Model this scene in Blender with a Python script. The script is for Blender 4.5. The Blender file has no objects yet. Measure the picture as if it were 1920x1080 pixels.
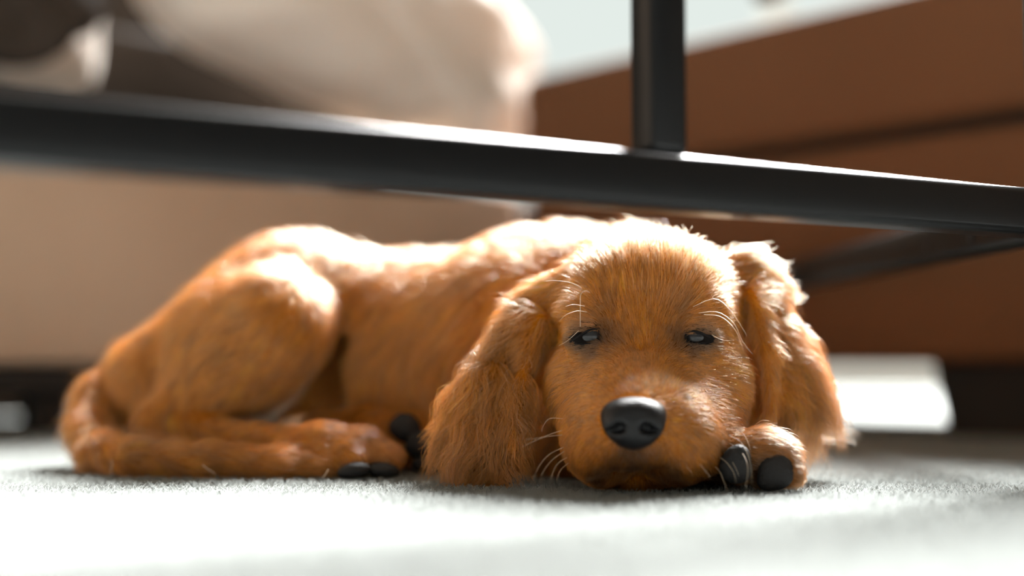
import bpy, bmesh, math, random
import numpy as np
from mathutils import Vector, Matrix, Euler

rng = np.random.default_rng(7)
random.seed(7)
scene = bpy.context.scene
COL = scene.collection

# ------------------------------------------------------------------ camera
F = 2667.0                       # focal length in pixels of the 1920 wide frame
CAM_H = 0.067
PITCH = math.atan(150.0 / F)
cam_d = bpy.data.cameras.new('camera')
cam = bpy.data.objects.new('camera', cam_d)
COL.objects.link(cam)
cam_d.sensor_width = 36.0
cam_d.lens = F / 1920.0 * 36.0
cam.location = (0, 0, CAM_H)
cam.rotation_euler = (math.pi / 2 + PITCH, 0, 0)
cam_d.clip_start = 0.01
cam_d.dof.use_dof = True
cam_d.dof.focus_distance = 0.757
cam_d.dof.aperture_fstop = 1.75
scene.camera = cam

# ------------------------------------------------------------------ sky and sun
world = bpy.data.worlds.new('world')
scene.world = world
world.use_nodes = True
bg = world.node_tree.nodes['Background']
bg.inputs[0].default_value = (0.76, 0.83, 0.79, 1)
bg.inputs[1].default_value = 1.0
sun_d = bpy.data.lights.new('daylight_sun', 'SUN')
sun_d.energy = 45.0
sun_d.angle = math.radians(28)
sun_d.color = (1.0, 0.99, 0.98)
sun = bpy.data.objects.new('daylight_sun', sun_d)
COL.objects.link(sun)
sun_dir = Vector((math.sin(math.radians(23)) * math.cos(math.radians(41)),
                  math.cos(math.radians(23)) * math.cos(math.radians(41)),
                  math.sin(math.radians(41))))
sun.rotation_euler = sun_dir.to_track_quat('Z', 'Y').to_euler()
sun.location = sun_dir * 6

scene.view_settings.view_transform = 'Standard'
scene.view_settings.look = 'None'
scene.view_settings.gamma = 1.0
scene.view_settings.exposure = 0.03
scene.view_settings.use_curve_mapping = False
scene.cycles.use_denoising = True
scene.cycles.adaptive_threshold = 0.08
scene.cycles.max_bounces = 4
scene.cycles.diffuse_bounces = 3
scene.cycles.glossy_bounces = 3
scene.cycles.transmission_bounces = 4

# ------------------------------------------------------------------ helpers
SA, CA = math.sin(PITCH), math.cos(PITCH)


def P(px, py, Y):
    """a point seen at (px, py) of the photograph that lies Y metres away"""
    u = (px - 960.0) / F
    v = (540.0 - py) / F
    t = Y / (CA - v * SA)
    return np.array([u * t, Y, CAM_H + (SA + v * CA) * t])


def S(r, Y):
    return r * Y / F


def D(dx, dy, dY):
    v = np.array([dx, dY, -dy], float)
    return v / np.linalg.norm(v)


def link(o, parent=None):
    COL.objects.link(o)
    if parent is not None:
        o.parent = parent
    return o


def mesh_obj(name, V, Fc, mat, parent=None, smooth=True):
    me = bpy.data.meshes.new(name)
    me.from_pydata([tuple(v) for v in V], [], [tuple(f) for f in Fc])
    me.update()
    if smooth:
        me.polygons.foreach_set('use_smooth', np.ones(len(me.polygons), bool))
    if mat:
        me.materials.append(mat)
    return link(bpy.data.objects.new(name, me), parent)


def bm_obj(name, bm, mat, parent=None, smooth=True):
    me = bpy.data.meshes.new(name)
    bmesh.ops.recalc_face_normals(bm, faces=bm.faces)
    bm.to_mesh(me)
    bm.free()
    if smooth:
        me.polygons.foreach_set('use_smooth', np.ones(len(me.polygons), bool))
    if mat:
        me.materials.append(mat)
    return link(bpy.data.objects.new(name, me), parent)


def tag(o, label=None, cat=None, group=None, kind=None):
    if label:
        o['label'] = label
    if cat:
        o['category'] = cat
    if group:
        o['group'] = group
    if kind:
        o['kind'] = kind
    return o


def empty(name, loc, rz=0.0):
    o = bpy.data.objects.new(name, None)
    o.location = loc
    o.rotation_euler = (0, 0, rz)
    o.empty_display_size = 0.05
    COL.objects.link(o)
    return o


def nodes_mat(name):
    m = bpy.data.materials.new(name)
    m.use_nodes = True
    return m, m.node_tree, m.node_tree.nodes['Principled BSDF']


def fabric(name, col, col2, scale=9, bump=0.15, rough=0.9, fine=900):
    m, nt, b = nodes_mat(name)
    tc = nt.nodes.new('ShaderNodeTexCoord')
    n = nt.nodes.new('ShaderNodeTexNoise')
    n.inputs['Scale'].default_value = scale
    n.inputs['Detail'].default_value = 5
    r = nt.nodes.new('ShaderNodeMix')
    r.data_type = 'RGBA'
    r.inputs[6].default_value = (*col, 1)
    r.inputs[7].default_value = (*col2, 1)
    n2 = nt.nodes.new('ShaderNodeTexNoise')
    n2.inputs['Scale'].default_value = fine
    n2.inputs['Detail'].default_value = 2
    bp = nt.nodes.new('ShaderNodeBump')
    bp.inputs['Strength'].default_value = bump
    bp.inputs['Distance'].default_value = 0.002
    L = nt.links.new
    L(tc.outputs['Object'], n.inputs['Vector'])
    L(tc.outputs['Object'], n2.inputs['Vector'])
    L(n.outputs['Fac'], r.inputs[0])
    L(r.outputs[2], b.inputs['Base Color'])
    L(n2.outputs['Fac'], bp.inputs['Height'])
    L(bp.outputs['Normal'], b.inputs['Normal'])
    b.inputs['Roughness'].default_value = rough
    b.inputs['Specular IOR Level'].default_value = 0.25
    return m


def skin(name, col, rough, bscale, bstr, spec=0.5):
    m, nt, b = nodes_mat(name)
    tc = nt.nodes.new('ShaderNodeTexCoord')
    v = nt.nodes.new('ShaderNodeTexVoronoi')
    v.inputs['Scale'].default_value = bscale
    bp = nt.nodes.new('ShaderNodeBump')
    bp.inputs['Strength'].default_value = bstr
    bp.inputs['Distance'].default_value = 0.0006
    nt.links.new(tc.outputs['Object'], v.inputs['Vector'])
    nt.links.new(v.outputs['Distance'], bp.inputs['Height'])
    nt.links.new(bp.outputs['Normal'], b.inputs['Normal'])
    b.inputs['Base Color'].default_value = (*col, 1)
    b.inputs['Roughness'].default_value = rough
    b.inputs['Specular IOR Level'].default_value = spec
    return m


def rbox(bm, cx, cy, cz, sx, sy, sz, bevel=0.01, seg=3):
    r = bmesh.ops.create_cube(bm, size=1.0)
    for v in r['verts']:
        v.co = Vector((cx + v.co.x * sx, cy + v.co.y * sy, cz + v.co.z * sz))
    es = list({e for v in r['verts'] for e in v.link_edges})
    if bevel > 0:
        bmesh.ops.bevel(bm, geom=es, offset=bevel, segments=seg, profile=0.5, affect='EDGES')


def tube(bm, pts, radii, sides=6):
    """tapered tube along points"""
    pts = [Vector(p) for p in pts]
    rings = []
    n = len(pts)
    ref = Vector((0.3, 0.2, 1)).normalized()
    for i, p in enumerate(pts):
        t = (pts[min(i + 1, n - 1)] - pts[max(i - 1, 0)]).normalized()
        a = t.cross(ref)
        if a.length < 1e-4:
            a = t.cross(Vector((1, 0, 0)))
        a.normalize()
        b = t.cross(a)
        rings.append([bm.verts.new(p + (a * math.cos(k * 2 * math.pi / sides) + b * math.sin(k * 2 * math.pi / sides)) * radii[i])
                      for k in range(sides)])
    for i in range(n - 1):
        for k in range(sides):
            bm.faces.new((rings[i][k], rings[i][(k + 1) % sides], rings[i + 1][(k + 1) % sides], rings[i + 1][k]))
    bm.faces.new(rings[0][::-1])
    bm.faces.new(rings[-1])


# ------------------------------------------------------------------ materials
M_BEIGE = fabric('beige_upholstery', (0.42, 0.30, 0.215), (0.56, 0.43, 0.325), 5, 0.2)
M_CUSHION = fabric('cream_cushion_fabric', (0.64, 0.57, 0.50), (0.78, 0.72, 0.65), 4, 0.2)
M_TAUPE = fabric('dark_taupe_fabric', (0.030, 0.023, 0.018), (0.045, 0.034, 0.026), 6, 0.2)
M_BROWN = fabric('brown_suede', (0.135, 0.060, 0.027), (0.18, 0.080, 0.036), 3, 0.15)
M_BLACKW = fabric('black_stained_wood', (0.012, 0.013, 0.013), (0.02, 0.02, 0.02), 12, 0.1, 0.55, 200)


def metal():
    m, nt, b = nodes_mat('black_powder_coated_metal')
    b.inputs['Base Color'].default_value = (0.005, 0.0055, 0.006, 1)
    b.inputs['Roughness'].default_value = 0.30
    b.inputs['Specular IOR Level'].default_value = 0.20
    tc = nt.nodes.new('ShaderNodeTexCoord')
    n = nt.nodes.new('ShaderNodeTexNoise')
    n.inputs['Scale'].default_value = 1400
    bp = nt.nodes.new('ShaderNodeBump')
    bp.inputs['Strength'].default_value = 0.08
    bp.inputs['Distance'].default_value = 0.0003
    nt.links.new(tc.outputs['Object'], n.inputs['Vector'])
    nt.links.new(n.outputs['Fac'], bp.inputs['Height'])
    nt.links.new(bp.outputs['Normal'], b.inputs['Normal'])
    return m


M_METAL = metal()
M_FRAME = fabric('pale_window_paint', (0.55, 0.55, 0.52), (0.6, 0.6, 0.57), 4, 0.02, 0.5)


def carpet_mat(name, bump=True):
    m, nt, b = nodes_mat(name)
    tc = nt.nodes.new('ShaderNodeTexCoord')
    n = nt.nodes.new('ShaderNodeTexNoise')
    n.inputs['Scale'].default_value = 60
    n.inputs['Detail'].default_value = 6
    r = nt.nodes.new('ShaderNodeMix')
    r.data_type = 'RGBA'
    r.inputs[6].default_value = (0.33, 0.35, 0.338, 1)
    r.inputs[7].default_value = (0.38, 0.40, 0.39, 1)
    nt.links.new(tc.outputs['Object'], n.inputs['Vector'])
    nt.links.new(n.outputs['Fac'], r.inputs[0])
    nt.links.new(r.outputs[2], b.inputs['Base Color'])
    b.inputs['Roughness'].default_value = 1.0
    b.inputs['Specular IOR Level'].default_value = 0.0
    if bump:
        n2 = nt.nodes.new('ShaderNodeTexNoise')
        n2.inputs['Scale'].default_value = 700
        n2.inputs['Detail'].default_value = 3
        bp = nt.nodes.new('ShaderNodeBump')
        bp.inputs['Strength'].default_value = 0.6
        bp.inputs['Distance'].default_value = 0.003
        nt.links.new(tc.outputs['Object'], n2.inputs['Vector'])
        nt.links.new(n2.outputs['Fac'], bp.inputs['Height'])
        nt.links.new(bp.outputs['Normal'], b.inputs['Normal'])
    return m


M_CARPET = carpet_mat('cream_carpet')
M_PILE = carpet_mat('cream_carpet_pile', False)
_nt = M_PILE.node_tree
_b = _nt.nodes['Principled BSDF']
_tr = _nt.nodes.new('ShaderNodeBsdfTranslucent')
_mx = _nt.nodes.new('ShaderNodeMixShader')
_mx.inputs[0].default_value = 0.5
_src = _b.inputs['Base Color'].links[0].from_socket
_nt.links.new(_src, _tr.inputs['Color'])
_nt.links.new(_b.outputs[0], _mx.inputs[1])
_nt.links.new(_tr.outputs[0], _mx.inputs[2])
_nt.links.new(_mx.outputs[0], _nt.nodes['Material Output'].inputs['Surface'])


def fur_mat():
    m = bpy.data.materials.new('golden_fur')
    m.use_nodes = True
    nt = m.node_tree
    nt.nodes.clear()
    out = nt.nodes.new('ShaderNodeOutputMaterial')
    at = nt.nodes.new('ShaderNodeAttribute')
    at.attribute_name = 'tint'
    hi = nt.nodes.new('ShaderNodeHairInfo')
    ramp = nt.nodes.new('ShaderNodeMix')                 # tips a little paler than roots
    ramp.data_type = 'RGBA'
    ramp.inputs[7].default_value = (0.72, 0.34, 0.06, 1)
    mul = nt.nodes.new('ShaderNodeMath')
    mul.operation = 'MULTIPLY'
    mul.inputs[1].default_value = 0.12
    nt.links.new(hi.outputs['Intercept'], mul.inputs[0])
    nt.links.new(mul.outputs[0], ramp.inputs[0])
    nt.links.new(at.outputs['Color'], ramp.inputs[6])
    dif = nt.nodes.new('ShaderNodeBsdfDiffuse')
    tra = nt.nodes.new('ShaderNodeBsdfTranslucent')
    for n in (dif, tra):
        nt.links.new(ramp.outputs[2], n.inputs['Color'])
    m1 = nt.nodes.new('ShaderNodeMixShader')
    m1.inputs[0].default_value = 0.15
    nt.links.new(dif.outputs[0], m1.inputs[1])
    nt.links.new(tra.outputs[0], m1.inputs[2])
    h = nt.nodes.new('ShaderNodeBsdfHairPrincipled')     # glow of light passing through the strands
    h.model = 'CHIANG'
    h.parametrization = 'COLOR'
    pale = nt.nodes.new('ShaderNodeMix')
    pale.data_type = 'RGBA'
    pale.inputs[0].default_value = 0.05
    pale.inputs[7].default_value = (0.80, 0.65, 0.45, 1)
    gam = nt.nodes.new('ShaderNodeGamma')
    gam.inputs[1].default_value = 0.42
    nt.links.new(ramp.outputs[2], gam.inputs[0])
    nt.links.new(gam.outputs[0], pale.inputs[6])
    nt.links.new(pale.outputs[2], h.inputs['Color'])
    h.inputs['Roughness'].default_value = 0.30
    h.inputs['Radial Roughness'].default_value = 0.35
    h.inputs['IOR'].default_value = 1.55
    m2 = nt.nodes.new('ShaderNodeMixShader')
    m2.inputs[0].default_value = 0.47
    nt.links.new(m1.outputs[0], m2.inputs[1])
    nt.links.new(h.outputs[0], m2.inputs[2])
    nt.links.new(m2.outputs[0], out.inputs['Surface'])
    return m


M_FUR = fur_mat()


def hide_mat():
    m, nt, b = nodes_mat('golden_hide')
    at = nt.nodes.new('ShaderNodeAttribute')
    at.attribute_name = 'tint'
    nt.links.new(at.outputs['Color'], b.inputs['Base Color'])
    b.inputs['Roughness'].default_value = 0.8
    b.inputs['Specular IOR Level'].default_value = 0.1
    return m


M_HIDE = hide_mat()
M_NOSE = skin('black_nose_leather', (0.009, 0.009, 0.010), 0.36, 900, 0.5, 0.32)
M_PAD = skin('black_pad_leather', (0.016, 0.015, 0.015), 0.6, 700, 0.6, 0.35)
M_LID = skin('dark_eyelid_skin', (0.008, 0.006, 0.006), 0.7, 900, 0.2, 0.2)


def eye_mat():
    m, nt, b = nodes_mat('dark_wet_eye')
    tc = nt.nodes.new('ShaderNodeTexCoord')
    n = nt.nodes.new('ShaderNodeTexNoise')
    n.inputs['Scale'].default_value = 300
    r = nt.nodes.new('ShaderNodeMix')
    r.data_type = 'RGBA'
    r.inputs[6].default_value = (0.012, 0.011, 0.011, 1)
    r.inputs[7].default_value = (0.03, 0.029, 0.03, 1)
    nt.links.new(tc.outputs['Object'], n.inputs['Vector'])
    nt.links.new(n.outputs['Fac'], r.inputs[0])
    nt.links.new(r.outputs[2], b.inputs['Base Color'])
    b.inputs['Roughness'].default_value = 0.24
    b.inputs['Specular IOR Level'].default_value = 0.35
    return m


M_EYE = eye_mat()
mw, ntw, bw = nodes_mat('pale_whisker')
bw.inputs['Base Color'].default_value = (0.78, 0.62, 0.45, 1)
bw.inputs['Roughness'].default_value = 0.35
nw = ntw.nodes.new('ShaderNodeTexNoise')
nw.inputs['Scale'].default_value = 50
rw = ntw.nodes.new('ShaderNodeMix')
rw.data_type = 'RGBA'
rw.inputs[6].default_value = (0.72, 0.52, 0.34, 1)
rw.inputs[7].default_value = (0.86, 0.74, 0.58, 1)
ntw.links.new(nw.outputs['Fac'], rw.inputs[0])
ntw.links.new(rw.outputs[2], bw.inputs['Base Color'])
M_WHISKER = mw


# ------------------------------------------------------------------ hair curve builder
def hair_object(name, pts, radii, tint, mat, parent):
    """pts (N, n, 3), radii (N, n), tint (N, 3)"""
    N, n, _ = pts.shape
    hc = bpy.data.hair_curves.new(name)
    hc.add_curves([n] * N)
    hc.attributes['position'].data.foreach_set('vector', pts.astype(np.float32).ravel())
    ra = hc.attributes.get('radius') or hc.attributes.new('radius', 'FLOAT', 'POINT')
    ra.data.foreach_set('value', radii.astype(np.float32).ravel())
    if tint is not None:
        ta = hc.attributes.new('tint', 'FLOAT_COLOR', 'CURVE')
        c = np.ones((N, 4), np.float32)
        c[:, :3] = tint
        ta.data.foreach_set('color', c.ravel())
    hc.materials.append(mat)
    return link(bpy.data.objects.new(name, hc), parent)


# ================================================================== the room
bm = bmesh.new()
bmesh.ops.create_grid(bm, x_segments=4, y_segments=4, size=8.0)
floor = bm_obj('floor', bm, M_CARPET, smooth=False)
floor.location = (0, 3, 0)
tag(floor, 'cream short pile carpet under the puppy', kind='structure')

# carpet pile around the in-focus zone
N = 150000
yy = 0.40 + 1.0 * rng.random(N) ** 1.15
xx = (rng.random(N) * 2 - 1) * (0.42 * yy + 0.06)
cl = rng.normal(size=(N, 2)) * 0.35
Lh = 0.004 + 0.003 * rng.random(N)
s = np.linspace(0, 1, 4)
pts = np.zeros((N, 4, 3))
curl = rng.normal(size=(N, 2)) * 0.0009
for i, si in enumerate(s):
    pts[:, i, 0] = xx + cl[:, 0] * Lh * si + curl[:, 0] * math.sin(si * 3.1)
    pts[:, i, 1] = yy + cl[:, 1] * Lh * si + curl[:, 1] * math.sin(si * 3.1)
    pts[:, i, 2] = -0.0005 + Lh * si * (1 - 0.25 * si)
pts[:, :, 1] -= 3
rad = np.repeat((0.00026 * np.array([1, 1, .9, .55]))[None], N, 0)
pile = hair_object('carpet_pile', pts, rad, None, M_PILE, floor)
tag(pile, kind='stuff')

# the unseen rest of the room, taupe painted walls beside and behind the photographer
M_WALL = fabric('taupe_wall_paint', (0.30, 0.215, 0.15), (0.33, 0.24, 0.17), 2, 0.05, 0.8, 300)
for nm, c, sz in (('wall_front', (0, -2.6, 0.45), (7.2, 0.1, 0.9)), ('wall_front_pier', (2.6, -2.6, 1.75), (2.0, 0.1, 1.7)), ('wall_left', (-3.55, 0.4, 1.3), (0.1, 5.9, 2.6)), ('wall_right', (3.55, 0.4, 1.3), (0.1, 5.9, 2.6)),
                  ('ceiling', (0, -0.5, 2.66), (7.2, 4.3, 0.1))):  # part ceiling added out of view to hold back sky, stopping short for the sun
    bm = bmesh.new()
    rbox(bm, *c, *sz, 0.0)
    tag(bm_obj(nm, bm, M_WALL, smooth=False), kind='structure')

# tall window far behind the sofas
WY = 3.3
win = empty('window_1', (0.2, WY, 0))
tag(win, 'tall bright window behind the sofas', kind='structure')
for i, x in enumerate((-2.2, -0.9, 0.42, 1.75)):
    bm = bmesh.new()
    rbox(bm, x, 0, 1.35, 0.05, 0.06, 2.7, 0.006, 2)
    bm_obj('mullion', bm, M_FRAME, win)
for z in (0.06, 2.67):
    bm = bmesh.new()
    rbox(bm, -0.225, 0, z, 4.0, 0.08, 0.1, 0.006, 2)
    bm_obj('window_rail', bm, M_FRAME, win)


# ------------------------------------------------------------------ sofas
K = np.array([0.032, 1.73])                       # inner corner of the two sofas
E1 = np.array([0.663, -0.749])                    # along the brown front, towards the camera
ang1 = math.atan2(E1[1], E1[0])
# brown seat: local x along E1 from the corner, local y into the seat
br = empty('brown_sofa', (K[0], K[1], 0), ang1)
tag(br, 'brown suede sofa with thick seat cushion behind the puppy and table', 'sofa')
bm = bmesh.new()
rbox(bm, 0.64, 0.28, 0.1795, 1.32, 0.56, 0.215, 0.012)
bm_obj('base', bm, M_BROWN, br)
bm = bmesh.new()
rbox(bm, 0.64, 0.275, 0.362, 1.33, 0.57, 0.128, 0.016, 4)
bm_obj('seat_cushion', bm, M_BROWN, br)
bm = bmesh.new()
rbox(bm, 0.64, 0.28, 0.289, 1.28, 0.52, 0.02, 0.002, 1)
bm_obj('seam_recess', bm, M_BLACKW, br)
for x0, x1 in ((0.517, 1.30), (0.02, 0.10)):
    bm = bmesh.new()
    r = bmesh.ops.create_cube(bm, size=1)
    for v in r['verts']:
        lo = v.co.z < 0
        xx0, xx1 = (x0 + 0.017, x1 - 0.017) if lo else (x0, x1)
        v.co = Vector((xx0 if v.co.x < 0 else xx1, 0.04 if v.co.y < 0 else 0.10, 0.002 if lo else 0.073))
    bm_obj('plinth', bm, M_BLACKW, br, smooth=False)

# beige sofa: local x from the corner to the left, local y into the seat
E2 = np.array([-0.749, -0.663])
be = empty('beige_sofa', (K[0], K[1], 0), math.atan2(E2[1], E2[0]) + math.pi)
tag(be, 'beige fabric sofa on a low black frame behind the puppy\'s hindquarters', 'sofa')
bm = bmesh.new()
rbox(bm, -0.60, 0.34, 0.178, 1.22, 0.60, 0.215, 0.010, 3)
bm_obj('base', bm, M_BEIGE, be)
bm = bmesh.new()
rbox(bm, -0.62, 0.34, 0.056, 1.18, 0.58, 0.028, 0.003, 1)
bm_obj('frame_rail', bm, M_BLACKW, be, smooth=False)
for x in (-0.585, -1.15, -0.06):
    for y in (0.08, 0.60):
        bm = bmesh.new()
        rbox(bm, x, y, 0.0215, 0.035, 0.035, 0.041, 0.003, 1)
        bm_obj('leg', bm, M_BLACKW, be, smooth=False)
bm = bmesh.new()
rbox(bm, -0.62, 0.615, 0.022, 1.16, 0.02, 0.04, 0.002, 1)
bm_obj('sunlit_floor_blocker', bm, M_BEIGE, be)  # added panel hiding the sunlit floor, so the gap under the sofa reads shaded
bm = bmesh.new()
rbox(bm, -0.70, 0.15, 0.307, 1.00, 0.25, 0.045, 0.012, 3)
bm_obj('shaded_seat_deck', bm, M_TAUPE, be)  # dark colour stands in for the shaded crevice below the cushions


def cushion(name, size, mat, e=0.42, seed=1, puff=0.0):
    """soft pillow shaped block with a seam edge"""
    bm = bmesh.new()
    bmesh.ops.create_cube(bm, size=2.0)
    bmesh.ops.subdivide_edges(bm, edges=bm.edges[:], cuts=22, use_grid_fill=True)
    r = np.random.default_rng(seed)
    ph = r.random((6, 4)) * 6.28
    for v in bm.verts:
        x, y, z = v.co
        p = 4.2
        n = (abs(x) ** p + abs(y) ** p + abs(z) ** p) ** (1 / p)
        q = Vector((x, y, z)) / n
        # pillow: thinner towards the rim
        rim = (1 - 0.45 * max(0, abs(q.x) - .55) / .45) * (1 - 0.35 * max(0, abs(q.z) - .6) / .4)
        w = sum(0.012 * math.sin(q.x * (2 + 3 * k) + ph[k, 0]) * math.cos(q.z * (3 + 2 * k) + ph[k, 1]) for k in range(6)) / 2
        v.co = Vector((q.x * size[0], q.y * size[1] * rim + w * 0.5, q.z * size[2] + w * 0.6))
    return bm


def sofa_point(along, into, z):
    """a point of the beige sofa: metres left of the corner, metres behind its front"""
    return (K[0] + E2[0] * along - 0.663 * into, K[1] + E2[1] * along + 0.749 * into, z)


bm = bmesh.new()
rbox(bm, 0.05, 0.30, 0.17, 0.18, 0.40, 0.23, 0.004, 1)
bm_obj('corner_shade_block', bm, M_TAUPE, be)  # dark block added where the corner between the sofas is only shade
bm = bmesh.new()
rbox(bm, -0.755, 0.42, 0.63, 1.03, 0.10, 0.54, 0.03, 4)
bc_ = bm_obj('gap_backrest', bm, M_TAUPE)  # sofa back added as dark backing for the gap between the cushions
bc_.location = be.location
bc_.rotation_euler = be.rotation_euler
tag(bc_, 'added dark taupe sofa back behind the cream cushions, filling the shaded gap at far left', 'cushion')
bm = bmesh.new()
rbox(bm, -0.415, 0.322, 0.375, 0.73, 0.075, 0.19, 0.012, 3)
bm_obj('sky_blocker', bm, M_TAUPE, be)  # added dark block that hides bright sky below the cream cushion
bm = cushion('seat_pillow', (0.285, 0.095, 0.112), M_CUSHION, seed=3)
cu = bm_obj('cream_cushion', bm, M_CUSHION)
cu.location = sofa_point(0.185, 0.13, 0.486)
cu.rotation_euler = (math.radians(-8), math.radians(13), be.rotation_euler.z)
tag(cu, 'large cream cushion on the beige sofa, brightest at its top edge', 'cushion')
bm = cushion('seat_pillow', (0.17, 0.05, 0.12), M_TAUPE, seed=5)
cu2 = bm_obj('dark_cushion', bm, M_TAUPE)
cu2.location = sofa_point(0.715, 0.075, 0.470)
cu2.rotation_euler = (math.radians(-6), math.radians(-9), be.rotation_euler.z)
tag(cu2, 'dark taupe cushion at the far left of the beige sofa', 'cushion')
bm = cushion('seat_pillow', (0.16, 0.05, 0.145), M_CUSHION, seed=8)
cu3 = bm_obj('cream_cushion', bm, M_CUSHION)
cu3.location = sofa_point(0.635, 0.215, 0.492)
cu3.rotation_euler = (math.radians(-6), 0, be.rotation_euler.z)
tag(cu3, 'narrow visible sliver of cream cushion behind the dark cushion', 'cushion')


# ------------------------------------------------------------------ table frame
tf = empty('table_frame', (0.0, 0.0, 0.0))
tag(tf, 'black square tube metal table frame crossing above the sleeping puppy', 'table')
TZ = 0.1515
TUBE = 0.0255
A0 = np.array([-0.34, 0.41])
A1 = np.array([0.305, 0.790])


def bar(name, p, q, w=TUBE, bevel=0.0042):
    """square tube between two points"""
    p, q = Vector(p), Vector(q)
    d = q - p
    bm = bmesh.new()
    rbox(bm, 0, 0, 0, d.length, w, w, bevel, 4)
    o = bm_obj(name, bm, M_METAL, tf)
    o.location = (p + q) / 2
    if abs(d.normalized().z) > 0.9:
        o.rotation_euler = (0, math.pi / 2, math.atan2(A1[1] - A0[1], A1[0] - A0[0]))
        o.rotation_euler = (Matrix.Rotation(math.atan2(A1[1] - A0[1], A1[0] - A0[0]), 3, 'Z') @ Matrix.Rotation(math.pi / 2, 3, 'Y')).to_euler()
    else:
        o.rotation_euler = (0, 0, math.atan2(d.y, d.x))
    return o


bar('rail', (*A0, TZ), (*A1, TZ))
B1 = np.array([0.252, 1.40])
bd = (B1 - A1) / np.linalg.norm(B1 - A1)
bar('rail', (*(A1 + bd * 0.016), TZ), (*B1, TZ))
tp = 0.555
pp = A0 + (A1 - A0) * 0.632
bar('post', (pp[0], pp[1], TZ + TUBE / 2), (pp[0], pp[1], 0.43), 0.0205)
for q in (A0, A1):
    bar('leg', (q[0], q[1], 0.001), (q[0], q[1], 0.43), TUBE * 1.02)
bar('leg', (B1[0] - 0.03, B1[1], 0.001), (B1[0] - 0.03, B1[1], TZ + TUBE / 2), TUBE * 1.02)
bar('top_rail', (*A0, 0.442), (*A1, 0.442))
bar('top_rail', (*(A1 + bd * 0.016), 0.442), (*B1, 0.442))
# two small screws on the second rail
for f in (0.09, 0.16):
    bm = bmesh.new()
    bmesh.ops.create_cone(bm, cap_ends=True, segments=12, radius1=0.0035, radius2=0.0025, depth=0.002)
    q = A1 + bd * f
    o = bm_obj('screw', bm, M_METAL, tf)
    nrm = np.array([-bd[1], bd[0]])
    o.location = (q[0] + nrm[0] * TUBE / 2, q[1] + nrm[1] * TUBE / 2, TZ - 0.004)
    o.rotation_euler = Vector((nrm[0], nrm[1], 0)).to_track_quat('Z', 'Y').to_euler()

# ================================================================== the puppy
def smin(a, b, k):
    h = np.clip(0.5 + 0.5 * (b - a) / k, 0, 1)
    return b + (a - b) * h - k * h * (1 - h)


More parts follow.
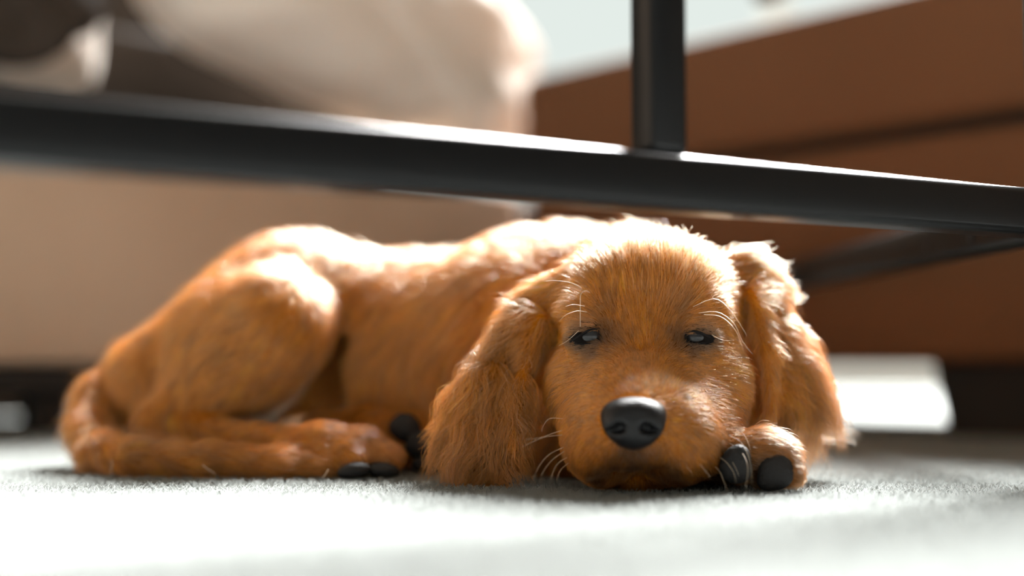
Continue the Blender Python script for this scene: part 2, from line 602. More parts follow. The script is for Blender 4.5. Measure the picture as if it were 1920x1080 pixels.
class Field:
    def __init__(self, xs, ys, zs):
        self.xs, self.ys, self.zs = [np.asarray(a, np.float32) for a in (xs, ys, zs)]
        self.f = np.full((len(xs), len(ys), len(zs)), 0.04, np.float32)

    def block(self, lo, hi):
        sl = []
        for a, l, h in zip((self.xs, self.ys, self.zs), lo, hi):
            sl.append(slice(max(0, np.searchsorted(a, l) - 1), min(len(a), np.searchsorted(a, h) + 1)))
        sl = tuple(sl)
        g = np.meshgrid(self.xs[sl[0]], self.ys[sl[1]], self.zs[sl[2]], indexing='ij')
        return sl, g

    def cone(self, a, ra, b, rb, k=0.01, sub=False):
        m = max(ra, rb) + 0.03
        lo, hi = np.minimum(a, b) - m, np.maximum(a, b) + m
        sl, (X, Y, Z) = self.block(lo, hi)
        ab = b - a
        L2 = float(ab @ ab) + 1e-12
        t = np.clip(((X - a[0]) * ab[0] + (Y - a[1]) * ab[1] + (Z - a[2]) * ab[2]) / L2, 0, 1)
        d = np.sqrt((X - a[0] - t * ab[0]) ** 2 + (Y - a[1] - t * ab[1]) ** 2 + (Z - a[2] - t * ab[2]) ** 2) - (ra + (rb - ra) * t)
        self.merge(sl, d, k, sub)

    def ell(self, c, r, rot=(0, 0, 0), k=0.01, sub=False):
        m = max(r) + 0.03
        sl, (X, Y, Z) = self.block(c - m, c + m)
        R = np.array(Euler([math.radians(x) for x in rot]).to_matrix().transposed())
        q = [R[i, 0] * (X - c[0]) + R[i, 1] * (Y - c[1]) + R[i, 2] * (Z - c[2]) for i in range(3)]
        k0 = np.sqrt(sum((q[i] / r[i]) ** 2 for i in range(3))) + 1e-9
        k1 = np.sqrt(sum((q[i] / r[i] ** 2) ** 2 for i in range(3))) + 1e-9
        self.merge(sl, k0 * (k0 - 1) / k1, k, sub)

    def merge(self, sl, d, k, sub):
        f = self.f[sl]
        if sub:
            self.f[sl] = -smin(-f, d, k)
        else:
            self.f[sl] = smin(f, d, k)

    def nets(self, smooth=2):
        f = self.f
        s = f < 0
        nx, ny, nz = f.shape
        c = np.zeros((nx - 1, ny - 1, nz - 1), np.int8)
        for i in (0, 1):
            for j in (0, 1):
                for k in (0, 1):
                    c += s[i:nx - 1 + i, j:ny - 1 + j, k:nz - 1 + k]
        act = (c > 0) & (c < 8)
        I, J, Kk = np.nonzero(act)
        idx = np.full(act.shape, -1, np.int64)
        idx[I, J, Kk] = np.arange(len(I))
        acc = np.zeros((len(I), 3))
        cnt = np.zeros(len(I))
        C = [(i, j, k) for i in (0, 1) for j in (0, 1) for k in (0, 1)]
        for a in C:
            for ax in range(3):
                if a[ax] == 1:
                    continue
                b = list(a)
                b[ax] = 1
                fa = f[I + a[0], J + a[1], Kk + a[2]]
                fb = f[I + b[0], J + b[1], Kk + b[2]]
                m = (fa < 0) != (fb < 0)
                t = np.where(m, fa / np.where(m, fa - fb, 1), 0)
                pa = np.stack([self.xs[I + a[0]], self.ys[J + a[1]], self.zs[Kk + a[2]]], 1)
                pb = np.stack([self.xs[I + b[0]], self.ys[J + b[1]], self.zs[Kk + b[2]]], 1)
                acc += np.where(m[:, None], pa + (pb - pa) * t[:, None], 0)
                cnt += m
        V = acc / cnt[:, None]
        faces = []
        for ax in range(3):
            sa = [slice(1, -1)] * 3
            sb = [slice(1, -1)] * 3
            sa[ax] = slice(0, -1)
            sb[ax] = slice(1, None)
            A = s[tuple(sa)]
            B = s[tuple(sb)]
            ii = np.nonzero(A != B)
            o = [x + 1 for x in ii]
            o[ax] = ii[ax]
            u, v = (ax + 1) % 3, (ax + 2) % 3

            def g(du, dv):
                q = [x.copy() for x in o]
                q[u] = q[u] - du
                q[v] = q[v] - dv
                return idx[q[0], q[1], q[2]]
            quad = np.stack([g(1, 1), g(0, 1), g(0, 0), g(1, 0)], 1)
            flip = ~A[ii]
            quad[flip] = quad[flip][:, ::-1]
            faces.append(quad)
        Q = np.concatenate(faces)
        Q = Q[(Q >= 0).all(1)]
        for _ in range(smooth):
            sm = np.zeros_like(V)
            n = np.zeros(len(V))
            for a, b in ((0, 1), (1, 2), (2, 3), (3, 0)):
                np.add.at(sm, Q[:, a], V[Q[:, b]])
                np.add.at(sm, Q[:, b], V[Q[:, a]])
                np.add.at(n, Q[:, a], 1)
                np.add.at(n, Q[:, b], 1)
            V = V * 0.5 + 0.5 * sm / np.maximum(n, 1)[:, None]
        return V, Q


def graded(a, b, fa, fb, coarse, fine):
    out = [a]
    while out[-1] < b:
        x = out[-1]
        out.append(x + (fine if fa <= x <= fb else coarse))
    return np.array(out)


xs = graded(-0.335, 0.215, 0.015, 0.17, 0.0026, 0.0014)
ys = graded(0.672, 1.07, 0.68, 0.80, 0.0026, 0.0014)
zs = graded(-0.006, 0.185, -0.006, 0.14, 0.0026, 0.0015)
fd = Field(xs, ys, zs)


def cone(x0, y0, Y0, r0, x1, y1, Y1, r1, k=0.01, sub=False):
    fd.cone(P(x0, y0, Y0), S(r0, Y0), P(x1, y1, Y1), S(r1, Y1), k, sub)


def ball(x, y, Y, r, k=0.01, sub=False):
    fd.cone(P(x, y, Y), S(r, Y), P(x, y, Y) + 1e-5, S(r, Y), k, sub)


def ell(x, y, Y, r, rot=(0, 0, 0), k=0.01, sub=False):
    """r in mm: across, deep, up"""
    fd.ell(P(x, y, Y), [q / 1000 for q in r], rot, k, sub)


def chain(pts, k):
    for a, b in zip(pts[:-1], pts[1:]):
        cone(*a, *b, k)


# torso
cone(1060, 655, 0.955, 196, 760, 682, 0.975, 188, 0.02)
cone(760, 682, 0.975, 188, 560, 640, 0.985, 160, 0.02)
ball(900, 720, 0.93, 158, 0.03)                   # chest and shoulder
ball(960, 640, 0.93, 160, 0.03)
cone(1060, 620, 0.945, 180, 1190, 560, 0.90, 128, 0.03)     # neck
# pelvis and rump
cone(552, 604, 0.965, 152, 340, 738, 0.955, 130, 0.03)
# hollow of the flank in front of the thigh
for yy_ in (0.885, 0.905, 0.925, 0.945, 0.965, 0.985):
    cone(652, 565, yy_, 14, 632, 640, yy_, 34, 0.005, True)
    cone(632, 640, yy_, 34, 585, 770, yy_, 74, 0.005, True)
# near thigh, shin, hock, foot
cone(448, 632, 0.925, 112, 518, 602, 0.905, 95, 0.020)
cone(516, 614, 0.900, 84, 340, 778, 0.898, 58, 0.018)
ell(452, 668, 0.912, (42, 34, 38), (0, 0, 0), 0.015)
cone(300, 800, 0.892, 44, 480, 838, 0.865, 36, 0.007)
chain([(480, 838, 0.865, 36), (600, 836, 0.852, 38), (680, 838, 0.846, 40)], 0.010)
cone(655, 848, 0.838, 31, 668, 862, 0.832, 26, 0.004)
cone(690, 842, 0.844, 33, 730, 858, 0.838, 28, 0.004)
cone(620, 852, 0.842, 28, 632, 866, 0.835, 24, 0.005)
cone(668, 806, 0.822, 5, 692, 872, 0.820, 7, 0.003, True)
for yy_ in (0.88, 0.90, 0.92):
    cone(206, 722, yy_, 6, 226, 790, yy_, 14, 0.005, True)
for x_ in (262, 288):
    cone(x_, 740, 0.862, 2, x_ - 2, 800, 0.855, 6, 0.004, True)
# tail
chain([(270, 690, 0.965, 50), (192, 745, 0.945, 36), (172, 800, 0.915, 33), (190, 846, 0.880, 33), (250, 860, 0.858, 31),
       (380, 864, 0.846, 29), (520, 868, 0.838, 26), (610, 874, 0.834, 18)], 0.006)
# far hind foot showing its pads
cone(600, 820, 0.925, 44, 700, 812, 0.905, 42, 0.008)
cone(700, 812, 0.905, 42, 775, 826, 0.888, 46, 0.008)
# forearm under the chest and the front paw beside the muzzle
cone(1180, 800, 0.90, 90, 1300, 855, 0.82, 52, 0.015)
cone(1300, 855, 0.82, 52, 1400, 856, 0.765, 44, 0.01)
ell(1432, 852, 0.752, (17.5, 14, 14.0), (0, 12, 0), 0.008)
cone(1470, 858, 0.750, 30, 1482, 884, 0.742, 24, 0.005)
cone(1395, 850, 0.748, 28, 1380, 880, 0.742, 22, 0.005)
cone(1430, 895, 0.752, 20, 1478, 892, 0.748, 20, 0.006)

# head
ell(1213, 566, 0.818, (51, 50, 39), (-14, 0, 0), 0.012)            # cranium
ell(1210, 615, 0.792, (45, 33, 36), (0, 0, 0), 0.018)              # face block
ball(1106, 725, 0.788, 70, 0.018)                                  # cheeks
ball(1328, 718, 0.788, 70, 0.018)
cone(1150, 810, 0.80, 70, 1290, 810, 0.80, 70, 0.02)               # throat
cone(1203, 680, 0.770, 74, 1189, 790, 0.722, 56, 0.02)             # bridge of the muzzle
ell(1131, 826, 0.745, (18.5, 26, 23), (0, 0, 0), 0.016)            # flews
ell(1266, 824, 0.745, (22.0, 26, 23), (0, 0, 0), 0.016)
ball(1318, 800, 0.765, 48, 0.012)
cone(1106, 735, 0.785, 66, 1128, 815, 0.752, 60, 0.015)
cone(1325, 730, 0.785, 67, 1274, 812, 0.752, 66, 0.015)
cone(1158, 672, 0.780, 46, 1150, 775, 0.742, 48, 0.015)
cone(1254, 672, 0.780, 46, 1246, 775, 0.742, 48, 0.015)
cone(1050, 822, 0.850, 80, 1310, 820, 0.850, 80, 0.02)
ball(1404, 760, 0.838, 46, 0.012)
ball(1408, 690, 0.838, 40, 0.012)
ball(1190, 845, 0.722, 34, 0.010)                                  # lip below the nose
cone(1165, 900, 0.750, 18, 1225, 900, 0.750, 18, 0.006)            # chin
cone(1195, 888, 0.760, 28, 1210, 870, 0.80, 55, 0.008)
# brows
ell(1095, 588, 0.776, (12, 8, 8), (0, 12, 0), 0.012)
ell(1318, 589, 0.776, (12, 8, 8), (0, -12, 0), 0.012)
# inner corners of the eyes and stop
ball(1140, 640, 0.742, 20, 0.010, True)
ball(1272, 642, 0.742, 20, 0.010, True)
cone(1207, 560, 0.757, 10, 1204, 640, 0.748, 14, 0.010, True)
# mouth line
for sx in (-1, 1):
    for dy_ in (0.0, 0.008, 0.016):
        cone(1190, 888, 0.708 + dy_, 10, 1190 + sx * 42, 893, 0.711 + dy_, 11, 0.003, True)
        cone(1190 + sx * 42, 893, 0.711 + dy_, 11, 1190 + sx * 92, 918, 0.722 + dy_, 14, 0.003, True)
cone(1189, 838, 0.697, 3, 1190, 876, 0.697, 3, 0.002, True)
# eyes: lid bulges with an almond slit
EYES = [(1100, 631, 0.768, 1), (1309, 633, 0.769, -1)]
for ex, ey, eY, sx in EYES:
    ell(ex, ey, eY, (11.8, 10.6, 10.8), (0, 0, 0), 0.006)
eye_slit = [((1072, 641), (1100, 632), (1118, 627), (5, 10, 13)), ((1290, 634), (1308, 631), (1338, 638), (12, 11, 4))]
for (a, b, c, rr), (ex, ey, eY, sx) in zip(eye_slit, EYES):
    for (p0, p1, r0, r1) in ((a, b, rr[0], rr[1]), (b, c, rr[1], rr[2])):
        cone(p0[0], p0[1], eY - 0.0105, r0, p1[0], p1[1], eY - 0.0105, r1, 0.0015, True)

# ears: draped flaps
ell(1014, 588, 0.816, (15, 9, 22), (0, 32, 0), 0.018)
ell(948, 680, 0.804, (16, 6.5, 30), (0, 28, -8), 0.014)
ell(908, 775, 0.794, (23, 6.5, 28), (0, 12, -10), 0.012)
ell(910, 832, 0.788, (22, 6.5, 16), (0, 0, -8), 0.008)
cone(1008, 604, 0.798, 12, 976, 720, 0.784, 12, 0.006)
cone(976, 720, 0.784, 12, 962, 842, 0.776, 13, 0.006)
ell(1392, 528, 0.826, (15, 10, 18), (0, -25, 0), 0.016)
ell(1432, 606, 0.824, (18, 9, 28), (-10, -16, 40), 0.010)
ell(1474, 690, 0.820, (20, 8, 28), (-8, -12, 38), 0.010)
ell(1488, 740, 0.818, (18, 7, 17), (0, 0, 35), 0.008)
cone(1410, 548, 0.806, 12, 1440, 660, 0.796, 12, 0.005)
cone(1440, 660, 0.796, 12, 1444, 772, 0.790, 10, 0.005)
# gaps between the ears and the cheeks
for yy_ in (0.775, 0.79, 0.805, 0.82, 0.835):
    cone(1026, 660, yy_, 6, 1022, 780, yy_, 11, 0.004, True)
    cone(1022, 780, yy_, 11, 1026, 900, yy_, 20, 0.004, True)
    if yy_ < 0.8:
        cone(1416, 640, yy_, 5, 1412, 775, yy_, 10, 0.004, True)
# rest on the carpet
fd.f = np.maximum(fd.f, (0.0035 - fd.zs)[None, None, :]).astype(np.float32)

V, Q = fd.nets(2)


def keep_largest(V, Q):
    par = np.arange(len(V))
    E = np.concatenate([Q[:, [0, 1]], Q[:, [1, 2]], Q[:, [2, 3]]])
    for _ in range(400):
        m = np.minimum(par[E[:, 0]], par[E[:, 1]])
        old = par.copy()
        np.minimum.at(par, E[:, 0], m)
        np.minimum.at(par, E[:, 1], m)
        par = par[par]
        if (par == old).all():
            break
    ids, c = np.unique(par, return_counts=True)
    k = par == ids[c.argmax()]
    new = np.cumsum(k) - 1
    return V[k], new[Q[k[Q[:, 0]]]]


V, Q = keep_largest(V, Q)

# vertex normals
fn = np.cross(V[Q[:, 2]] - V[Q[:, 0]], V[Q[:, 3]] - V[Q[:, 1]])
VN = np.zeros_like(V)
for i in range(4):
    np.add.at(VN, Q[:, i], fn)
VN /= np.linalg.norm(VN, axis=1)[:, None] + 1e-12

# ------------------------------------------------------------------ coat: comb, length, colour
G = [  # px, py, Y, (right, down, away), length mm
    (1190, 738, .708, (0, -1, .6), 3), (1200, 690, .738, (0, -1, .5), 4), (1160, 720, .73, (-.5, -.6, .6), 4), (1230, 715, .73, (.5, -.6, .6), 4),
    (1205, 635, .762, (0, -1, .2), 6), (1208, 570, .764, (0, -1, .3), 10), (1150, 560, .766, (-.25, -1, .3), 10), (1275, 560, .766, (.25, -1, .3), 10),
    (1210, 500, .78, (0, -1, .6), 10), (1130, 500, .79, (-.5, -.8, .5), 11), (1300, 500, .79, (.5, -.8, .5), 11),
    (1210, 455, .81, (0, -.6, .8), 12), (1100, 470, .815, (-.8, -.4, .6), 14), (1320, 465, .815, (.8, -.4, .6), 14), (1210, 440, .84, (0, -.1, 1), 14),
    (1060, 560, .80, (-1, .1, .4), 14), (1375, 550, .80, (1, .1, .4), 14), (1050, 620, .79, (-1, .4, .5), 10), (1390, 620, .79, (1, .4, .5), 10),
    (1095, 583, .762, (-1, -.2, .3), 7), (1318, 583, .762, (1, -.2, .3), 7), (1100, 612, .758, (-1, .35, .2), 4), (1310, 612, .758, (1, .35, .2), 4),
    (1150, 625, .76, (-.1, -1, .1), 5), (1260, 625, .76, (.1, -1, .1), 5),
    (1095, 665, .762, (-1, .35, .4), 5), (1320, 665, .762, (1, .3, .4), 5), (1150, 680, .755, (-.9, -.1, .5), 5), (1260, 680, .755, (.9, -.1, .5), 5),
    (1060, 720, .78, (-1, .5, .6), 8), (1385, 710, .78, (1, .4, .6), 8), (1110, 740, .765, (-1, .5, .5), 6), (1320, 735, .765, (1, .4, .5), 6),
    (1105, 790, .74, (-.8, .5, .5), 5), (1290, 780, .735, (.8, .5, .5), 5), (1150, 785, .72, (-.8, .1, .6), 4), (1235, 780, .72, (.8, .1, .6), 4),
    (1090, 850, .735, (-.6, .8, .3), 6), (1310, 845, .735, (.7, .8, .2), 6), (1150, 860, .705, (-.4, 1, .1), 2.5), (1235, 858, .705, (.4, 1, .1), 2.5), (1190, 868, .702, (0, 1, .1), 2), (1140, 882, .708, (-.3, 1, .2), 2.5), (1245, 882, .708, (.3, 1, .2), 2.5),
    (1340, 800, .765, (.9, .5, .4), 7), (1190, 905, .73, (0, 1, -.1), 7), (1120, 890, .74, (-.3, 1, .1), 6), (1270, 885, .74, (.3, 1, .1), 6),
    (1032, 700, .80, (-.1, 1, .3), 5), (1030, 800, .79, (-.1, 1, .3), 5), (1026, 870, .79, (-.1, 1, .3), 5), (1412, 700, .80, (.1, 1, .3), 5), (1408, 770, .80, (.1, 1, .3), 5),
    # ears
    (1010, 540, .80, (-.8, .6, -.1), 22), (960, 590, .80, (-.8, .7, -.1), 26), (900, 640, .80, (-.8, .6, 0), 26), (1014, 625, .79, (-.5, 1, -.1), 16),
    (950, 680, .795, (-.5, .9, 0), 30), (870, 720, .79, (-.6, .8, 0), 26), (978, 740, .775, (-.15, 1, 0), 22), (920, 780, .785, (-.4, 1, 0), 32),
    (968, 840, .77, (-.05, 1, 0), 20), (870, 830, .78, (-.5, 1, 0), 24), (930, 870, .78, (-.2, 1, -.1), 20),
    (1400, 490, .815, (.9, -.2, .2), 18), (1440, 500, .82, (1, -.2, .1), 26), (1450, 580, .81, (1, .5, .0), 30), (1490, 640, .81, (1, .7, .0), 32),
    (1500, 700, .805, (.6, 1, 0), 30), (1530, 740, .81, (.6, 1, 0), 30), (1490, 790, .805, (.1, 1, 0), 24), (1425, 580, .795, (.3, 1, .1), 14),
    (1440, 680, .785, (.15, 1, .1), 13), (1437, 770, .78, (.05, 1, .1), 12),
    # neck, shoulder, torso
    (1150, 425, .9, (-.6, -.3, .7), 24), (1050, 450, .93, (-1, -.1, .4), 22), (960, 480, .93, (-1, .1, .1), 20), (1000, 520, .9, (-.9, .4, 0), 20),
    (900, 560, .88, (-.7, .7, 0), 20), (820, 480, .95, (-1, .05, .1), 19), (700, 480, .95, (-1, .05, .1), 19), (750, 580, .91, (-.7, .7, 0), 18),
    (680, 650, .92, (-.5, .9, 0), 18), (800, 680, .9, (-.4, .9, 0), 18), (720, 750, .92, (-.3, 1, 0), 17), (850, 780, .89, (-.3, 1, 0), 18),
    (560, 450, .96, (-.9, .2, .2), 18), (450, 500, .95, (-.9, .5, .1), 18), (340, 590, .96, (-.8, .7, 0), 18), (220, 660, .97, (-.6, .9, 0), 18),
    (470, 560, .87, (-.8, .6, 0), 14), (580, 560, .87, (-.5, .8, 0), 13), (560, 650, .87, (-.6, .8, 0), 12), (420, 680, .87, (-.8, .7, 0), 14),
    (330, 720, .9, (-.5, .9, 0), 15), (270, 760, .92, (-.1, 1, 0), 15), (480, 740, .89, (-.9, .5, 0), 11),
    (645, 600, .92, (-.3, 1, .3), 6), (660, 700, .93, (-.2, 1, .3), 7), (620, 700, .96, (0, 1, 0), 4), (600, 760, .96, (0, 1, 0), 4), (650, 770, .93, (-.2, 1, .2), 7),
    # tail
    (190, 720, .95, (-.3, 1, -.1), 17), (170, 790, .91, (0, 1, -.2), 16), (190, 850, .88, (.6, .6, -.4), 16), (260, 860, .85, (1, .1, -.1), 16),
    (400, 865, .84, (1, .08, 0), 16), (540, 868, .83, (1, .05, 0), 16),
    # feet
    (450, 830, .86, (1, .2, -.1), 8), (560, 820, .84, (1, .1, -.1), 7), (650, 820, .835, (1, .3, -.2), 6), (730, 845, .83, (.9, .7, -.2), 5),
    (660, 870, .83, (.6, .9, -.2), 5), (680, 800, .89, (1, .2, -.2), 7), (780, 800, .87, (.8, .5, -.3), 6),
    (1380, 830, .75, (.7, -.1, -.2), 7), (1430, 815, .745, (.9, .2, -.2), 8), (1470, 830, .745, (.9, .7, -.1), 8), (1500, 875, .745, (.4, 1, 0), 6),
    (1460, 910, .74, (.6, .3, 0), 5), (1300, 870, .80, (1, .1, -.1), 7),
]
GP = np.array([P(g[0], g[1], g[2]) for g in G])
GD = np.array([D(*g[3]) for g in G])
GL = np.array([g[4] for g in G], float)


def comb(pts):
    out_d = np.zeros_like(pts)
    out_l = np.zeros(len(pts))
    for i in range(0, len(pts), 50000):
        q = pts[i:i + 50000]
        d2 = ((q[:, None, :] - GP[None]) ** 2).sum(2)
        w = 1.0 / (d2 + 0.00006) ** 2
        w /= w.sum(1)[:, None]
        out_d[i:i + 50000] = w @ GD
        out_l[i:i + 50000] = w @ GL
    out_d /= np.linalg.norm(out_d, axis=1)[:, None] + 1e-9
    return out_d, out_l


BASE = np.array([0.70, 0.218, 0.003])
DARK = [  # coat markings, and darker fur in the mouth crease and between pads: px, py, Y, radius mm, strength
    (1138, 634, .757, 9, .38), (1274, 637, .757, 9, .38), (1114, 656, .76, 5, .55), (1290, 657, .76, 6, .5), (1160, 640, .757, 9, .18), (1255, 640, .757, 9, .18),
    (1100, 634, .759, 7, .7), (1312, 636, .759, 7, .7), (1120, 638, .757, 5, .75), (1288, 640, .757, 5, .75), (1342, 640, .76, 5, .45), (1070, 642, .76, 5, .45),
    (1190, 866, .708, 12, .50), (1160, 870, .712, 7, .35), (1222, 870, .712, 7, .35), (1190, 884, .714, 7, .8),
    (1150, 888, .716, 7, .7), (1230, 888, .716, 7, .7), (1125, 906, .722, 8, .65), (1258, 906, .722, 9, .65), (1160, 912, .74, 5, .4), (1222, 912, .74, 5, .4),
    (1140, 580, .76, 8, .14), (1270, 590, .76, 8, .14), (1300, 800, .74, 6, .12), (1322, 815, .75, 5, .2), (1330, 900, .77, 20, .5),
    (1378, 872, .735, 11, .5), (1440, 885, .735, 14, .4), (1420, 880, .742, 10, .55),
    (950, 650, .79, 16, .10), (940, 730, .78, 12, .10), (1520, 720, .805, 8, .15),
]
DP = np.array([P(*d[:3]) for d in DARK])
DR = np.array([d[3] / 1000 for d in DARK])
DS = np.array([d[4] for d in DARK])
LIGHT = [(1190, 690, .735, 8, .22), (1300, 740, .755, 10, .35), (1270, 555, .762, 9, .35), (1330, 800, .755, 9, .4), (1060, 860, .74, 10, .25),
         (690, 835, .835, 12, .35), (720, 850, .835, 12, .35), (930, 840, .775, 25, .25), (1100, 600, .757, 7, .2), (1330, 600, .757, 8, .25)]
LP_ = np.array([P(*d[:3]) for d in LIGHT])
LR_ = np.array([d[3] / 1000 for d in LIGHT])
LS_ = np.array([d[4] for d in LIGHT])


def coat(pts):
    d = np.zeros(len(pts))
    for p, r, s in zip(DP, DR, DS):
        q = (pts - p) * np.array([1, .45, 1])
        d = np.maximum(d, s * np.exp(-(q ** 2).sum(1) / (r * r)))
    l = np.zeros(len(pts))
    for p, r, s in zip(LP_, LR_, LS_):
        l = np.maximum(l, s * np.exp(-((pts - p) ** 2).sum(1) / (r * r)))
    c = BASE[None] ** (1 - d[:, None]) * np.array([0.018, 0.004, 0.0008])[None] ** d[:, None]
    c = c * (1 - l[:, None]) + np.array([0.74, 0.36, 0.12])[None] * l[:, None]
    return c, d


vc, _ = coat(V)
for ex, ey, eY, sx in EYES:              # bare dark lid skin
    de = np.linalg.norm((V - P(ex, ey, eY)) * np.array([1, .7, 1.2]), axis=1)
    vc[de < 0.0115] = (0.012, 0.009, 0.008)
pup = mesh_obj('puppy', V, Q, M_HIDE)
ca = pup.data.attributes.new('tint', 'FLOAT_COLOR', 'POINT')
cc = np.ones((len(V), 4), np.float32)
cc[:, :3] = vc * 0.7
ca.data.foreach_set('color', cc.ravel())
tag(pup, 'sleepy golden puppy lying curled on the carpet with chin on the floor', 'dog')

# bare spots: eyes, nose, pads
NOSE_C = P(1188, 790, 0.712)
BARE = [(P(1100, 633, .757), np.array([.0088, .010, .0036])), (P(1312, 635, .757), np.array([.0088, .010, .0034])),
        (NOSE_C + np.array([0, 0, .001]), np.array([.0168, .016, .0125]))]
PADS = [  # px, py, Y, (half width, half depth, half height) mm, roll, label
    (1455, 884, .7385, (10.5, 5, 9.8), -25), (1380, 868, .7345, (8.5, 5, 11), 20),
    (760, 800, .872, (10.5, 5, 9.5), 20), (794, 833, .868, (11.5, 5, 9.5), 10), (806, 869, .866, (11.5, 5, 6.0), 0),
    (664, 880, .823, (10, 6, 4.6), -8), (718, 880, .828, (10, 6, 4.4), 6),
]
for px, py, Y, r, roll in PADS:
    BARE.append((P(px, py, Y + .002), np.array([r[0] * .78, r[1] * 1.6, r[2] * .78]) / 1000))

# ------------------------------------------------------------------ fur
T = np.concatenate([Q[:, [0, 1, 2]], Q[:, [0, 2, 3]]])
area = 0.5 * np.linalg.norm(np.cross(V[T[:, 1]] - V[T[:, 0]], V[T[:, 2]] - V[T[:, 0]]), axis=1)
cen = V[T].mean(1)
face_zone = ((cen[:, 0] > 0.012) & (cen[:, 1] < 0.83))
nrm_t = VN[T].mean(1)
front = np.clip(0.75 - 0.6 * nrm_t[:, 1], 0.35, 1.3)
_, tl = comb(cen)
dens = np.where(face_zone, 1.25, 1.0) * (9.0 / np.clip(tl, 4.0, 30)) ** 0.75 * front
dens[cen[:, 2] < 0.005] *= 0.3
w = area * dens
NH = 330000
pick = rng.choice(len(T), NH, p=w / w.sum())
r1, r2 = np.sqrt(rng.random(NH)), rng.random(NH)
bc = np.stack([1 - r1, r1 * (1 - r2), r1 * r2], 1)
R0 = (V[T[pick]] * bc[:, :, None]).sum(1)
Nn = (VN[T[pick]] * bc[:, :, None]).sum(1)
Nn /= np.linalg.norm(Nn, axis=1)[:, None]
ok = np.ones(NH, bool)
for c, r in BARE:
    ok &= (((R0 - c) / r) ** 2).sum(1) > 1
R0, Nn = R0[ok], Nn[ok]
NH = len(R0)
Dd, Ll = comb(R0)


def vnoise(p, sc, seed):
    """smooth vector noise from a few sine waves"""
    r = np.random.default_rng(seed)
    out = np.zeros_like(p)
    for k in range(5):
        wv = r.normal(size=(3, 3)) * sc
        ph = r.random(3) * 6.28
        out += np.sin(p @ wv + ph)
    return out / 2.2


long_ = np.clip((Ll - 9) / 14, 0, 1)[:, None]
ear_z = ((R0[:, 1] < 0.845) & ((R0[:, 0] < 0.026) | (R0[:, 0] > 0.130)) & (Ll > 16))[:, None]
Dd = Dd + vnoise(R0, 60, 1) * (0.10 + 0.16 * long_) + vnoise(R0, 200, 2) * (0.10 + 0.14 * long_)
Dd = Dd - Nn * (Dd * Nn).sum(1)[:, None]
tn = np.linalg.norm(Dd, axis=1)[:, None]
Dd = Dd / (tn + 1e-6)
# clumps
from mathutils.kdtree import KDTree
NC = NH // 40
ci = rng.choice(NH, NC, replace=False)
kd = KDTree(NC)
for i, j in enumerate(ci):
    kd.insert(R0[j], i)
kd.balance()
near = np.array([kd.find(p)[1] for p in R0.tolist()])
CI = ci[near]
ln = Ll / 1000 * (0.72 + 0.5 * rng.random(NH))
lift = 0.30 + 0.10 * rng.normal(size=NH) + 0.10 * long_[:, 0]
lift = np.clip(lift + 0.12 * ear_z[:, 0], 0.08, 0.8)
guard = (rng.random(NH) < 0.05 * np.clip((Ll - 6) / 8, 0.1, 1)) & ~ear_z[:, 0]
lift[guard] = 0.7 + 0.5 * rng.random(guard.sum())
ln[guard] *= 1.2
jit = rng.normal(size=(NH, 3)) * (0.09 + 0.08 * ear_z)
nP = 6
S_ = np.linspace(0, 1, nP)


def strand(R, Nv, Dv, L, lf, s, grav):
    # leaves the skin, then lies down along the comb direction, long hair sags
    e = lf[:, None] * (1 - 0.75 * s)
    p = R + L[:, None] * s * (Dv * (0.9) + Nv * e)
    p[:, 2] -= grav * L * s * s * 0.35
    return p


grav = np.clip((Ll - 14) / 14, 0, 1)
Hp = np.zeros((NH, nP, 3))
wave = np.clip((Ll - 10) / 15, 0, 1) * (0.0012 + 0.0026 * ear_z[:, 0])
side = np.cross(Nn, Dd)
phc = rng.random(NH) * 6.28
for i, s in enumerate(S_):
    own = strand(R0, Nn, Dd + jit, ln, lift, s, grav)
    cln = strand(R0[CI], Nn[CI], Dd[CI] + jit[CI], ln, lift[CI], s, grav[CI])
    wv = (side[CI] * (np.sin(phc[CI] + s * 7.5) - np.sin(phc[CI]))[:, None] * (wave * s ** 0.5)[:, None])
    f = (0.12 + 0.38 * long_ + 0.20 * ear_z) * s ** 1.2
    Hp[:, i] = own * (1 - f) + cln * f + wv
Hp[:, :, 2] = np.maximum(Hp[:, :, 2], 0.0025)
tint, dk = coat(R0)
val = np.exp(rng.normal(size=NH) * 0.22) * np.exp(rng.normal(size=NH)[CI] * 0.20)
tint = tint * val[:, None]
pale = rng.random(NH) < 0.05
tint[pale] = tint[pale] * 0.45 + np.array([0.80, 0.48, 0.24]) * 0.55 * (1 - dk[pale])[:, None]
tint = np.clip(tint, 0.004, 0.9)
r_root = 0.000075 + 0.00004 * np.clip((Ll - 6) / 12, 0, 1)
Rd = r_root[:, None] * np.array([1.0, 1.0, 0.92, 0.78, 0.55, 0.18])[None]
fur = hair_object('fur', Hp, Rd, tint, M_FUR, pup)
tag(fur, 'golden orange coat', kind='stuff')
print('verts', len(V), 'hairs', NH)


# ------------------------------------------------------------------ nose, eyes, pads
def sdf_part(name, lo, hi, step, build, mat, smooth=2):
    f = Field(np.arange(lo[0], hi[0], step), np.arange(lo[1], hi[1], step), np.arange(lo[2], hi[2], step))
    build(f)
    v, q = f.nets(smooth)
    o = mesh_obj(name, v, q, mat, pup)
    return o


